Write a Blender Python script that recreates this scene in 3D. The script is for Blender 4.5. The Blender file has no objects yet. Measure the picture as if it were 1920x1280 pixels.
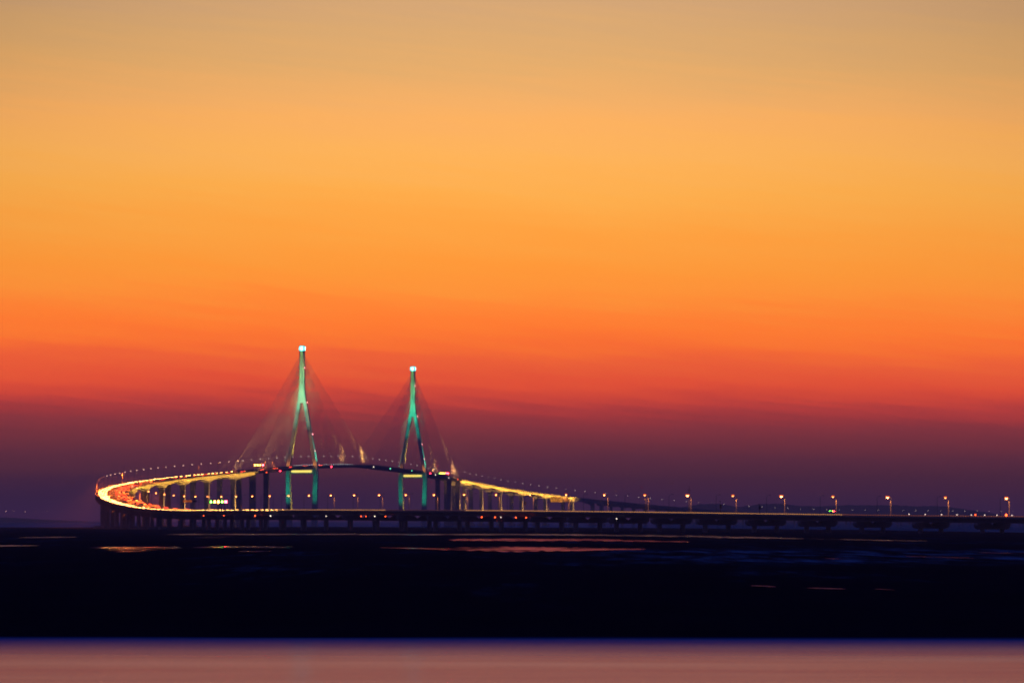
import bpy, math, random
from mathutils import Vector
random.seed(7)
R = math.radians
SC = bpy.context.scene
COL = SC.collection

# ------------------------------------------------------------------ materials
def lin(c):
    return tuple(((v/255.)/12.92 if v/255. <= .04045 else ((v/255.+.055)/1.055)**2.4) for v in c)

def mat(name, col=(.3, .3, .3), rough=.8, spec=.0, metal=0., noise=None, amp=.25):
    m = bpy.data.materials.new(name); m.use_nodes = True
    nt = m.node_tree; b = nt.nodes['Principled BSDF']
    b.inputs['Base Color'].default_value = (*col, 1)
    b.inputs['Roughness'].default_value = rough
    b.inputs['Specular IOR Level'].default_value = spec
    b.inputs['Metallic'].default_value = metal
    if noise:
        tc = nt.nodes.new('ShaderNodeTexCoord'); n = nt.nodes.new('ShaderNodeTexNoise')
        n.inputs['Scale'].default_value = noise; n.inputs['Detail'].default_value = 5
        nt.links.new(tc.outputs['Object'], n.inputs['Vector'])
        r = nt.nodes.new('ShaderNodeValToRGB')
        r.color_ramp.elements[0].position = .3; r.color_ramp.elements[1].position = .7
        r.color_ramp.elements[0].color = (*[c*(1-amp) for c in col], 1)
        r.color_ramp.elements[1].color = (*[min(1, c*(1+amp)) for c in col], 1)
        nt.links.new(n.outputs['Fac'], r.inputs['Fac'])
        nt.links.new(r.outputs['Color'], b.inputs['Base Color'])
    return m

def glow(name, col, strength, sample=False):
    m = bpy.data.materials.new(name); m.use_nodes = True
    b = m.node_tree.nodes['Principled BSDF']
    b.inputs['Base Color'].default_value = (.5, .5, .5, 1)
    b.inputs['Specular IOR Level'].default_value = 0
    b.inputs['Emission Color'].default_value = (*col, 1)
    b.inputs['Emission Strength'].default_value = strength
    if not sample:
        m.cycles.emission_sampling = 'NONE'
    return m

M = dict(
    concrete=mat('concrete', (.30, .29, .28), .9, 0, 0, .12, .22),
    pale_concrete=mat('pale_concrete', (.42, .41, .38), .85, 0, 0, .15, .15),
    asphalt=mat('asphalt', (.13, .12, .12), .85, 0, 0, .3, .3),
    paint=mat('road_paint', (.7, .7, .66), .7),
    steel=mat('galvanised_steel', (.38, .38, .39), .6, .2, .3, 2., .15),
    dark_steel=mat('dark_steel', (.06, .06, .07), .6),
    girder_steel=mat('painted_girder', (.16, .17, .2), .7, 0, 0, .1, .2),
    cable=mat('cable_sheath', (.62, .60, .55), .6),
    pylon=mat('pylon_concrete', (.46, .46, .45), .85, 0, 0, .15, .14),
    recess=mat('anchorage_plate', (.10, .11, .11), .7),
    hill=mat('wooded_hill', (.03, .04, .035), 1., 0, 0, .01, .3),
    tyre=mat('tyre', (.02, .02, .02), .9),
    glass=mat('car_glass', (.02, .02, .025), .15, .5),
    lamp_near=glow('sodium_lamp', (1, .34, .09), 24),
    lamp_small=glow('dimmer_sodium_lamp', (1, .34, .09), 9),
    lamp_halo=glow('amber_lamp_halo', (1, .15, .015), 1.5),
    lamp_far=glow('far_sodium_lamp', (1, .55, .40), 5),
    lamp_dim=glow('dim_red_lamp', (1, .25, .15), 1.2),
    lamp_white=glow('white_lamp', (1, .74, .62), 2.8),
    rail_glow=glow('amber_rail_glow', (1, .42, .09), 1.9),
    rail_glow_low=glow('low_amber_rail_glow', (1, .24, .04), .5),
    rail_glow_dim=glow('dim_amber_rail_glow', (1, .26, .05), .16),
    parapet_light=glow('parapet_light', (.8, .95, 1), 3.5),
    lantern=glow('lantern_glass', (.07, .80, .84), 2.4),
    lantern_panel=glow('lantern_panel', (.60, 1, .97), 5),
    head=glow('headlight', (1, .43, .105), 62),
    tail=glow('taillight', (1, .05, .012), 22),
    nav_red=glow('red_marker', (1, .025, .05), 40),
    nav_orange=glow('orange_marker', (1, .085, .012), 9),
    nav_white=glow('white_marker', (1, .80, .65), 6),
    nav_green=glow('green_marker', (.2, 1, .6), 8),
    sig_green=glow('green_signal', (.2, 1, .08), 30),
    sig_amber=glow('amber_signal', (1, .36, .05), 90),
    sig_red=glow('red_signal', (1, .02, .035), 170),
    marker_pink=glow('pink_obstruction_light', (1, .25, .3), 10),
    strip=glow('yellow_strip_light', (1, .75, .12), 1.5),
)

# ------------------------------------------------------------------ mesh builder
class MB:
    def __init__(s): s.v = []; s.f = []; s.mi = []
    def add(s, verts, faces, m=0):
        b = len(s.v); s.v += [tuple(x) for x in verts]
        s.f += [tuple(b+i for i in f) for f in faces]; s.mi += [m]*len(faces); return s
    def box(s, c, d, m=0, rz=0., tp=1.):
        x, y, z = d[0]/2, d[1]/2, d[2]/2; ca, sa = math.cos(rz), math.sin(rz); vs = []
        for dz in (-z, z):
            k = tp if dz > 0 else 1.
            for dx, dy in ((-x, -y), (x, -y), (x, y), (-x, y)):
                vs.append((c[0]+(dx*ca-dy*sa)*k, c[1]+(dx*sa+dy*ca)*k, c[2]+dz))
        return s.add(vs, [(3, 2, 1, 0), (4, 5, 6, 7), (0, 1, 5, 4), (1, 2, 6, 5), (2, 3, 7, 6), (3, 0, 4, 7)], m)
    def tube(s, pts, rad, n=8, m=0):
        pts = [Vector(p) for p in pts]; rings = []
        for i, p in enumerate(pts):
            d = (pts[min(i+1, len(pts)-1)]-pts[max(i-1, 0)]).normalized()
            a = d.cross(Vector((0, 0, 1)) if abs(d.z) < .9 else Vector((1, 0, 0))).normalized(); b = d.cross(a)
            r = rad[i] if isinstance(rad, (list, tuple)) else rad
            rings.append([p+a*(r*math.cos(2*math.pi*k/n))+b*(r*math.sin(2*math.pi*k/n)) for k in range(n)])
        return s.loft(rings, m)
    def loft(s, rings, m=0, caps=True):
        n = len(rings[0]); vs = [p for r in rings for p in r]; fs = []
        for i in range(len(rings)-1):
            for k in range(n):
                fs.append((i*n+k, i*n+(k+1) % n, (i+1)*n+(k+1) % n, (i+1)*n+k))
        if caps: fs += [tuple(range(n-1, -1, -1)), tuple((len(rings)-1)*n+k for k in range(n))]
        return s.add(vs, fs, m)
    def build(s, name, mats, parent=None, loc=None, smooth=False):
        me = bpy.data.meshes.new(name); me.from_pydata(s.v, [], s.f)
        for m in (mats if isinstance(mats, (list, tuple)) else [mats]): me.materials.append(m)
        me.polygons.foreach_set('material_index', s.mi)
        if smooth: me.polygons.foreach_set('use_smooth', [True]*len(s.f))
        me.update()
        import bmesh
        bm = bmesh.new(); bm.from_mesh(me); bmesh.ops.recalc_face_normals(bm, faces=bm.faces); bm.to_mesh(me); bm.free()
        o = bpy.data.objects.new(name, me); COL.objects.link(o)
        if parent is not None: o.parent = parent
        if loc: o.location = loc
        return o

def tag(o, label=None, cat=None, group=None, kind=None):
    if label: o['label'] = label
    if cat: o['category'] = cat
    if group: o['group'] = group
    if kind: o['kind'] = kind
    return o
def empty(name, loc=(0, 0, 0), rz=0., parent=None):
    o = bpy.data.objects.new(name, None); COL.objects.link(o)
    o.location = loc; o.rotation_euler.z = rz; o.empty_display_size = .5
    if parent is not None: o.parent = parent
    return o
def copy_tree(o, parent=None):
    c = o.copy(); COL.objects.link(c)
    if parent is not None: c.parent = parent
    for ch in list(o.children): copy_tree(ch, c)
    return c
ORD = ('first second third fourth fifth sixth seventh eighth ninth tenth eleventh twelfth thirteenth fourteenth fifteenth '
       'sixteenth seventeenth eighteenth nineteenth').split()
def ordinal(n):
    if n <= 19: return ORD[n-1]
    tens = {2: 'twent', 3: 'thirt', 4: 'fort', 5: 'fift', 6: 'sixt'}[n//10]
    return tens+'ieth' if n % 10 == 0 else tens+'y-'+ORD[n % 10-1]

# ------------------------------------------------------------------ the road's line in plan and in height (metres)
X0, Y0, SJ, U_LEFT, U_RIGHT = 303.304, 2797.051, 2933.119, 104.937, 56.854
KN = [k*SJ/2850. for k in (0, 300, 600, 900, 1200, 1450, 1650, 1850, 2050, 2300, 2500, 2700, 2850)]
HEAD = [.803, .603, .483, .383, .283, .216, .14, .065, .002, -.063, -.119, -.162, -.1624]
SE = SJ+1480.
KN2 = [SE+k for k in (0, 300, 600, 900, 1300, 1800, 2600, 3400)]
HEAD2 = [-.1624, -.211, -.303, -.398, -.522, -.6, -.635, -.67]
T1, T2 = SJ+340., SJ+1140.
def lerp(x, xs, ys):
    if x <= xs[0]: return ys[0]
    for i in range(1, len(xs)):
        if x <= xs[i]: return ys[i-1]+(ys[i]-ys[i-1])*(x-xs[i-1])/(xs[i]-xs[i-1])
    return ys[-1]
def head(s):
    return lerp(s, KN, HEAD) if s <= SJ else (HEAD[-1] if s < SE else lerp(s, KN2, HEAD2))
S_MIN, S_MAX, DS = -450., 7900., 10.
_pl = {0: (X0, Y0)}
x, y = X0, Y0
for i in range(int(S_MAX/DS)+2):
    a = (head(i*DS)+head((i+1)*DS))/2; x -= math.sin(a)*DS; y += math.cos(a)*DS; _pl[i+1] = (x, y)
x, y = X0, Y0
for i in range(int(-S_MIN/DS)+2):
    a = head(0); x += math.sin(a)*DS; y -= math.cos(a)*DS; _pl[-i-1] = (x, y)
ZS, ZV = zip((-600, 6.2), (0, 9.6), (130, 10.9), (300, 12.7), (500, 14.2), (850, 15.5), (1200, 15.9), (1350, 17.7), (1450, 20.6), (1600, 26.0),
             (1850, 35.8), (2103, 43.4), (2828, 65.6), (3273, 79.5), (3673, 86.2), (4073, 81.5), (4413, 72.4), (4615, 66.3), (4905, 57.), (5195, 47.8),
             (5646, 32.), (5896, 23.6), (6096, 18.), (6296, 15.6), (6596, 14.6), (8400, 14.))
def zdeck(s):
    return sum(lerp(s+d, ZS, ZV)*w for d, w in ((-90, 1), (-60, 2), (-30, 3), (0, 4), (30, 3), (60, 2), (90, 1)))/16.
def P(s, off=0., z=0., rel=True):
    i = math.floor(s/DS); t = s/DS-i
    a0, a1 = _pl[i], _pl[i+1]; h = head(s)
    return Vector((a0[0]+(a1[0]-a0[0])*t+off*math.cos(h), a0[1]+(a1[1]-a0[1])*t+off*math.sin(h), (zdeck(s) if rel else 0)+z))
def frange(a, b, d):
    n = max(1, round((b-a)/d)); return [a+(b-a)*i/n for i in range(n+1)]
def sweep(mb, prof, ss, m=0, caps=True):
    """carry a cross-section (list of (across, up), or a function of s giving one) along the road"""
    f = prof if callable(prof) else (lambda s: prof)
    return mb.loft([[P(s, o, z) for o, z in f(s)] for s in ss], m, caps)

# ------------------------------------------------------------------ lights
def aim(o, target):
    o.rotation_euler = (Vector(target)-Vector(o.location)).to_track_quat('-Z', 'Y').to_euler()
def lamp(kind, name, loc, power, col, target=None, size=90, blend=1., rad=.3):
    d = bpy.data.lights.new(name, kind); d.energy = power; d.color = col
    if kind in ('SPOT', 'POINT'): d.shadow_soft_size = rad
    if kind == 'SPOT': d.spot_size = R(size); d.spot_blend = blend
    o = bpy.data.objects.new(name, d); COL.objects.link(o); o.location = loc
    if target is not None: aim(o, target)
    return o
def area(name, loc, target, lx, ly, power, col, ydir):
    """rectangular light, long side lx along ydir, shining towards target"""
    d = bpy.data.lights.new(name, 'AREA'); d.shape = 'RECTANGLE'; d.size = lx; d.size_y = ly; d.energy = power; d.color = col
    o = bpy.data.objects.new(name, d); COL.objects.link(o)
    from mathutils import Matrix
    zax = (Vector(loc)-Vector(target)).normalized(); xax = Vector(ydir).normalized(); yax = zax.cross(xax).normalized(); zax = xax.cross(yax)
    mm = Matrix((xax, yax, zax)).transposed().to_4x4(); mm.translation = Vector(loc); o.matrix_world = mm
    return o
SODIUM = (1., .30, .05)

# ------------------------------------------------------------------ camera
EYE = 8.0
cam = bpy.data.cameras.new('camera'); co = bpy.data.objects.new('camera', cam); COL.objects.link(co)
cam.sensor_width = 36.; cam.lens = 36.*8318/1920.; cam.clip_start = 1.; cam.clip_end = 60000.
co.location = (0, 0, EYE); co.rotation_euler = (R(90)+math.atan(335./8318.), 0, 0)
SC.camera = co

# ------------------------------------------------------------------ sky
HAZE_DENSITY = 6.3e-5
HAZE_TOP = 262.
HAZE_FAR = 27500.
INSCATTER = (.0150, .0115, .048)          # what the lit air adds over a long path, taken off the sky so that both together match
def sky_stop(y, rgb):
    e = math.degrees(math.atan((975-y)/8318.)); t = lin(rgb)
    L = HAZE_FAR if e <= .01 else min(HAZE_FAR, (HAZE_TOP-EYE)/math.sin(R(e)))
    T = math.exp(-HAZE_DENSITY*L); k = (1-T)
    return e, tuple(max(.0015, (c-i*k)/T) for c, i in zip(t, INSCATTER))
ST = [(985, (50, 33, 70)), (975, (50, 33, 70)), (958, (50, 33, 69)), (943, (51, 33, 67)), (928, (55, 34, 66)), (911, (61, 35, 64)), (890, (71, 38, 62)), (874, (78, 40, 62)), (858, (86, 42, 63)), (841, (98, 45, 62)), (820, (113, 48, 62)), (800, (128, 51, 63)), (780, (151, 54, 61)), (762, (176, 60, 61)), (742, (202, 69, 58)), (720, (222, 79, 56)), (700, (228, 87, 56)), (675, (235, 95, 56)), (650, (247, 109, 52)), (620, (254, 122, 51)), (580, (255, 133, 54)), (545, (255, 146, 57)), (500, (255, 153, 58)), (430, (255, 164, 67)), (360, (255, 175, 78)), (290, (255, 180, 91)), (230, (253, 178, 98)), (200, (247, 177, 103)), (120, (231, 174, 109)), (60, (222, 171, 114)), (0, (214, 167, 120))]
w = bpy.data.worlds.new('World'); SC.world = w; w.use_nodes = True
nt = w.node_tree; N = nt.nodes; L = nt.links
bg = N['Background']
def node(t, **k):
    n = N.new(t)
    for a, v in k.items():
        if a[0] == 'i' and a[1:].isdigit(): n.inputs[int(a[1:])].default_value = v
        else: setattr(n, a, v)
    return n
def mth(op, a, b=None, c=None, clamp=False):
    n = node('ShaderNodeMath', operation=op, use_clamp=clamp)
    for i, v in enumerate((a, b, c)):
        if v is None: continue
        if isinstance(v, (int, float)): n.inputs[i].default_value = v
        else: L.new(v, n.inputs[i])
    return n.outputs[0]
tc = node('ShaderNodeTexCoord'); sep = node('ShaderNodeSeparateXYZ'); L.new(tc.outputs['Generated'], sep.inputs[0])
X, Y, Z = sep.outputs
elev = mth('MULTIPLY', mth('ARCSINE', Z), 180/math.pi)
az = mth('MULTIPLY', mth('ARCTAN2', X, Y), 180/math.pi)
# thin streaks of high cloud, lying almost level and sinking slightly to the right
tilt = mth('ADD', elev, mth('MULTIPLY', az, .10))
cv = node('ShaderNodeCombineXYZ'); L.new(mth('MULTIPLY', az, .14), cv.inputs[0]); L.new(mth('MULTIPLY', tilt, 2.2), cv.inputs[1])
n1 = node('ShaderNodeTexNoise'); n1.inputs['Scale'].default_value = 1.; n1.inputs['Detail'].default_value = 4; L.new(cv.outputs[0], n1.inputs['Vector'])
cv2 = node('ShaderNodeCombineXYZ'); L.new(mth('MULTIPLY', az, .55), cv2.inputs[0]); L.new(mth('MULTIPLY', tilt, 11.), cv2.inputs[1])
n2 = node('ShaderNodeTexNoise'); n2.inputs['Scale'].default_value = 1.; n2.inputs['Detail'].default_value = 3; L.new(cv2.outputs[0], n2.inputs['Vector'])
wob = mth('ADD', mth('MULTIPLY', mth('SUBTRACT', n1.outputs['Fac'], .5), .52), mth('MULTIPLY', mth('SUBTRACT', n2.outputs['Fac'], .5), .40))
wob = mth('MULTIPLY', wob, mth('MULTIPLY', mth('SUBTRACT', elev, .4), .7, clamp=True))
e2 = mth('ADD', elev, mth('SUBTRACT', wob, mth('MULTIPLY', az, -.010)))
EMAX = 8.
pos = mth('DIVIDE', mth('ADD', e2, .2), EMAX+.2)
ramp = node('ShaderNodeValToRGB'); cr = ramp.color_ramp; L.new(pos, ramp.inputs[0])
stops = [sky_stop(y_, c) for y_, c in ST]
for i, (e, c) in enumerate(stops):
    p_ = (e+.2)/(EMAX+.2)
    el = cr.elements[i] if i < 2 else cr.elements.new(min(1, p_))
    el.position = max(0, min(1, p_)); el.color = (*c, 1)
cr.elements[1].position = max(0, (stops[1][0]+.2)/(EMAX+.2))
ramp2 = node('ShaderNodeValToRGB'); L.new(mth('DIVIDE', elev, 90.), ramp2.inputs[0])
c2 = ramp2.color_ramp
UP = [(0, (.46, .30, .20)), (.11, (.42, .29, .22)), (.17, (.17, .15, .18)), (.26, (.04, .055, .12)), (.5, (.024, .040, .19)), (1, (.017, .026, .165))]
for i, (p_, c) in enumerate(UP):
    el = c2.elements[i] if i < 2 else c2.elements.new(p_)
    el.position = p_; el.color = (*c, 1)
up = mth('MULTIPLY', mth('SUBTRACT', elev, 6.9), .3, clamp=True)
mixu = node('ShaderNodeMix', data_type='RGBA'); L.new(up, mixu.inputs['Factor']); L.new(ramp.outputs[0], mixu.inputs[6]); L.new(ramp2.outputs[0], mixu.inputs[7])
# and the glow weakens to either side, more so higher up
fall = mth('MULTIPLY', mth('MULTIPLY', mth('MULTIPLY', az, az), .0048), mth('MULTIPLY', mth('SUBTRACT', elev, 2.), .22, clamp=True))
fall = mth('MAXIMUM', mth('SUBTRACT', 1., fall), .45)
vm = node('ShaderNodeVectorMath', operation='SCALE'); L.new(mixu.outputs[2], vm.inputs[0]); L.new(fall, vm.inputs['Scale']); dimmed = vm.outputs[0]
# away from the west the sky has already gone to dusk blue
front = node('ShaderNodeMapRange', interpolation_type='SMOOTHSTEP'); L.new(mth('COSINE', mth('MULTIPLY', az, math.pi/180)), front.inputs[0])
front.inputs[1].default_value = .15; front.inputs[2].default_value = .93
rampe = node('ShaderNodeValToRGB'); L.new(mth('DIVIDE', elev, 90.), rampe.inputs[0])
for el, p_, c in zip(rampe.color_ramp.elements, (0, 1), ((.028, .020, .078), (.017, .026, .165))): el.position = p_; el.color = (*c, 1)
mixf = node('ShaderNodeMix', data_type='RGBA'); L.new(front.outputs[0], mixf.inputs['Factor']); L.new(rampe.outputs[0], mixf.inputs[6]); L.new(dimmed, mixf.inputs[7])
L.new(mixf.outputs[2], bg.inputs['Color']); bg.inputs['Strength'].default_value = 1.

# ------------------------------------------------------------------ air
hz = MB().box((0, HAZE_FAR/2-150, (HAZE_TOP-2)/2), (15000, HAZE_FAR+300, HAZE_TOP+2)).build('haze', [])
tag(hz, 'thin violet evening haze over the flats and the bridge', 'haze', kind='stuff')
hm = bpy.data.materials.new('haze'); hm.use_nodes = True; hn = hm.node_tree
hn.nodes.remove(hn.nodes['Principled BSDF'])
pv = hn.nodes.new('ShaderNodeVolumePrincipled'); pv.inputs['Density'].default_value = HAZE_DENSITY
pv.inputs['Color'].default_value = (1., .9, 1., 1); pv.inputs['Anisotropy'].default_value = -.12
hn.links.new(pv.outputs[0], hn.nodes['Material Output'].inputs['Volume'])
hz.data.materials.append(hm); hm.cycles.homogeneous_volume = True

# ------------------------------------------------------------------ ground and water
def water(name, col, rough, bump=.0, sx=1., sy=1.):
    m = bpy.data.materials.new(name); m.use_nodes = True; t = m.node_tree; b = t.nodes['Principled BSDF']
    b.inputs['Base Color'].default_value = (*col, 1); b.inputs['Roughness'].default_value = rough
    b.inputs['IOR'].default_value = 1.33; b.inputs['Specular IOR Level'].default_value = .5
    if bump:
        tc = t.nodes.new('ShaderNodeTexCoord'); mp = t.nodes.new('ShaderNodeMapping'); mp.inputs['Scale'].default_value = (sx, sy, 1)
        n = t.nodes.new('ShaderNodeTexNoise'); n.inputs['Scale'].default_value = 1.; n.inputs['Detail'].default_value = 4
        bu = t.nodes.new('ShaderNodeBump'); bu.inputs['Strength'].default_value = bump; bu.inputs['Distance'].default_value = 1.
        t.links.new(tc.outputs['Object'], mp.inputs[0]); t.links.new(mp.outputs[0], n.inputs['Vector'])
        t.links.new(n.outputs['Fac'], bu.inputs['Height']); t.links.new(bu.outputs[0], b.inputs['Normal'])
    return m
def silty(name, rough, tint, body, share=.8, edge=None, streak=None, broken=None):
    """silty shallow water: a tinted mirror over a dull body; edge = (far y, near y) over which a wet film of mud takes over"""
    m = bpy.data.materials.new(name); m.use_nodes = True; t = m.node_tree; nn = t.nodes; ll = t.links
    nn.remove(nn['Principled BSDF'])
    g = nn.new('ShaderNodeBsdfGlossy'); g.distribution = 'BECKMANN'; g.inputs['Roughness'].default_value = rough; g.inputs['Color'].default_value = (*tint, 1)
    d = nn.new('ShaderNodeBsdfGlossy'); d.inputs['Color'].default_value = (*body, 1); d.inputs['Roughness'].default_value = .55
    mx = nn.new('ShaderNodeMixShader'); mx.inputs[0].default_value = share
    ll.new(d.outputs[0], mx.inputs[1]); ll.new(g.outputs[0], mx.inputs[2]); out = mx.outputs[0]
    tc = nn.new('ShaderNodeTexCoord')
    if streak:
        mp = nn.new('ShaderNodeMapping'); mp.inputs['Scale'].default_value = (*streak, 1); ll.new(tc.outputs['Object'], mp.inputs[0])
        n = nn.new('ShaderNodeTexNoise'); n.inputs['Scale'].default_value = 1; n.inputs['Detail'].default_value = 5; n.inputs['Roughness'].default_value = .6; ll.new(mp.outputs[0], n.inputs['Vector'])
        r = nn.new('ShaderNodeMapRange'); r.inputs[1].default_value = .3; r.inputs[2].default_value = .7; r.inputs[3].default_value = rough*.75; r.inputs[4].default_value = rough*1.3
        ll.new(n.outputs['Fac'], r.inputs[0]); ll.new(r.outputs[0], g.inputs['Roughness'])
        r2 = nn.new('ShaderNodeMapRange'); r2.inputs[1].default_value = .3; r2.inputs[2].default_value = .7; r2.inputs[3].default_value = share-.12; r2.inputs[4].default_value = min(1., share+.16)
        ll.new(n.outputs['Fac'], r2.inputs[0]); ll.new(r2.outputs[0], mx.inputs[0])
    if broken:
        mp = nn.new('ShaderNodeMapping'); mp.inputs['Scale'].default_value = (*broken, 1); ll.new(tc.outputs['Object'], mp.inputs[0])
        n = nn.new('ShaderNodeTexNoise'); n.inputs['Scale'].default_value = 1; n.inputs['Detail'].default_value = 6; n.inputs['Roughness'].default_value = .68; ll.new(mp.outputs[0], n.inputs['Vector'])
        r = nn.new('ShaderNodeMapRange'); r.interpolation_type = 'SMOOTHSTEP'; r.inputs[1].default_value = .36; r.inputs[2].default_value = .56; ll.new(n.outputs['Fac'], r.inputs[0])
        k = nn.new('ShaderNodeBsdfDiffuse'); k.inputs['Color'].default_value = (.006, .008, .024, 1)
        m0 = nn.new('ShaderNodeMixShader'); ll.new(r.outputs[0], m0.inputs[0]); ll.new(k.outputs[0], m0.inputs[1]); ll.new(out, m0.inputs[2]); out = m0.outputs[0]
    if edge:
        sp = nn.new('ShaderNodeSeparateXYZ'); ll.new(tc.outputs['Object'], sp.inputs[0])
        sl = nn.new('ShaderNodeMath'); sl.operation = 'MULTIPLY_ADD'; ll.new(sp.outputs[0], sl.inputs[0]); sl.inputs[1].default_value = .05; ll.new(sp.outputs[1], sl.inputs[2])
        def rng(a, b):
            r = nn.new('ShaderNodeMapRange'); r.interpolation_type = 'SMOOTHSTEP'; ll.new(sl.outputs[0], r.inputs[0]); r.inputs[1].default_value = a; r.inputs[2].default_value = b; return r.outputs[0]
        f = nn.new('ShaderNodeBsdfGlossy'); f.inputs['Roughness'].default_value = .6; f.inputs['Color'].default_value = (.015, .12, .62, 1)
        k = nn.new('ShaderNodeBsdfDiffuse'); k.inputs['Color'].default_value = (.012, .016, .05, 1)
        m1 = nn.new('ShaderNodeMixShader'); ll.new(rng(edge[1], edge[0]), m1.inputs[0]); ll.new(out, m1.inputs[1]); ll.new(f.outputs[0], m1.inputs[2])
        m2 = nn.new('ShaderNodeMixShader'); ll.new(rng(edge[0]-6, edge[0]+3), m2.inputs[0]); ll.new(m1.outputs[0], m2.inputs[1]); ll.new(k.outputs[0], m2.inputs[2])
        out = m2.outputs[0]
    ll.new(out, nn['Material Output'].inputs['Surface'])
    return m
M['sea'] = silty('sea_water', .02, (.34, .62, .98), (.02, .14, .46), .50)
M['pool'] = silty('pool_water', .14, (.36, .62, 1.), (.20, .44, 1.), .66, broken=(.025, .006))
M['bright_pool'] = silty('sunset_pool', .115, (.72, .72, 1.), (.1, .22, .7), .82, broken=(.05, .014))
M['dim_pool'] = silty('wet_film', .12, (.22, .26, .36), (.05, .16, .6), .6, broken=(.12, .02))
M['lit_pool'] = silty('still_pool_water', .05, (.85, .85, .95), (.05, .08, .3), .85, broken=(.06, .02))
M['river'] = silty('near_water', .17, (.47, .45, 1.), (.14, .30, .9), .76, (302., 243.), (.012, .05))

def mud_material():
    m = bpy.data.materials.new('tidal_mud'); m.use_nodes = True; t = m.node_tree; nn = t.nodes; ll = t.links
    nn.remove(nn['Principled BSDF'])
    tc = nn.new('ShaderNodeTexCoord')
    def noise(sc, det=5, ro=.6):
        mp = nn.new('ShaderNodeMapping'); mp.inputs['Scale'].default_value = (*sc, 1); ll.new(tc.outputs['Object'], mp.inputs[0])
        n = nn.new('ShaderNodeTexNoise'); n.inputs['Scale'].default_value = 1; n.inputs['Detail'].default_value = det; n.inputs['Roughness'].default_value = ro
        ll.new(mp.outputs[0], n.inputs['Vector']); return n.outputs['Fac']
    def mt(op, a, b, clamp=False):
        n = nn.new('ShaderNodeMath'); n.operation = op; n.use_clamp = clamp
        for i, v in enumerate((a, b)):
            if isinstance(v, (int, float)): n.inputs[i].default_value = v
            else: ll.new(v, n.inputs[i])
        return n.outputs[0]
    def rng(v, a, b):
        n = nn.new('ShaderNodeMapRange'); n.interpolation_type = 'SMOOTHSTEP'; ll.new(v, n.inputs[0]); n.inputs[1].default_value = a; n.inputs[2].default_value = b; return n.outputs[0]
    d = nn.new('ShaderNodeBsdfDiffuse')
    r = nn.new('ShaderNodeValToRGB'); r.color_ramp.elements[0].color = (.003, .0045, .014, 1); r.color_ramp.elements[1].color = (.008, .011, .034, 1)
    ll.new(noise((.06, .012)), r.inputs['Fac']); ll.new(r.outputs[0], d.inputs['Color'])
    g = nn.new('ShaderNodeBsdfGlossy'); g.inputs['Roughness'].default_value = .62; g.inputs['Color'].default_value = (.06, .22, .75, 1)
    sp = nn.new('ShaderNodeSeparateXYZ'); ll.new(tc.outputs['Object'], sp.inputs[0]); Xo, Yo = sp.outputs[0], sp.outputs[1]
    # broad sheets of wet ripples: on the right in the middle distance, thin films elsewhere, and along the near water's edge
    band = mt('MULTIPLY', rng(Yo, 760, 900), mt('SUBTRACT', 1., rng(Yo, 1120, 1320)))
    side = rng(mt('SUBTRACT', Xo, mt('MULTIPLY', Yo, .004)), -4, 40)
    rip = rng(noise((.11, .011), 6, .7), .44, .74)
    f1 = mt('MULTIPLY', mt('MULTIPLY', band, side), mt('MULTIPLY', rip, .95))
    f2 = mt('MULTIPLY', rng(noise((.03, .0035), 4), .50, .70), mt('MULTIPLY', rng(noise((.2, .014), 5, .7), .45, .7), mt('MULTIPLY', rng(Yo, 380, 640), .5)))
    f = mt('MINIMUM', mt('ADD', f1, f2), .95)
    mx = nn.new('ShaderNodeMixShader'); ll.new(f, mx.inputs[0]); ll.new(d.outputs[0], mx.inputs[1]); ll.new(g.outputs[0], mx.inputs[2])
    ll.new(mx.outputs[0], nn['Material Output'].inputs['Surface'])
    return m
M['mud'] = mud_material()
sea = MB().add([(-30000, 1500, -.35), (30000, 1500, -.35), (30000, 45000, -.35), (-30000, 45000, -.35)], [(0, 1, 2, 3)]).build('sea', M['sea'])
tag(sea, kind='structure')
# the flats: one sheet with low swells, its far shore running along the viaduct
shore = [(-2600, 5300), (-775, 5119), (-600, 5140), (-437, 5119), (-320, 5300), (-240, 5545), (-120, 5300), (-37, 5119), (60, 4950), (177, 4590), (230, 4150), (293, 3803), (320, 3250), (334, 2893), (380, 2500), (1500, 2200), (3000, 2000)]
rr = random.Random(3)
def shore_y(x):
    return lerp(x, [p[0] for p in shore], [p[1] for p in shore])
xs = frange(-2600, 3000, 25); rows = [0, .02, .05, .08, .12, .16, .2, .25, .3, .4, .5, .6, .7, .8, .9, 1.]
vs = []; fs = []
for t_ in rows:
    for x_ in xs:
        far = shore_y(x_)+rr.uniform(-18, 18)
        vs.append((x_, -60+(far+60)*t_, 0.))
nx = len(xs)
for j in range(len(rows)-1):
    for i in range(nx-1): fs.append((j*nx+i, j*nx+i+1, (j+1)*nx+i+1, (j+1)*nx+i))
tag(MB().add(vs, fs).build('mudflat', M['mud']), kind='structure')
# the water's edge of the near channel
vs = []; ex = frange(-900, 900, 6)
for x_ in ex: vs += [(x_, -55, .05), (x_, 304.-x_*.05+2.*math.sin(x_*.06)+1.3*math.sin(x_*.19+1)+.6*math.sin(x_*.5), .05)]
tag(MB().add(vs, [(2*i, 2*i+2, 2*i+3, 2*i+1) for i in range(len(ex)-1)]).build('near_water', M['river']), kind='structure')
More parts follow.
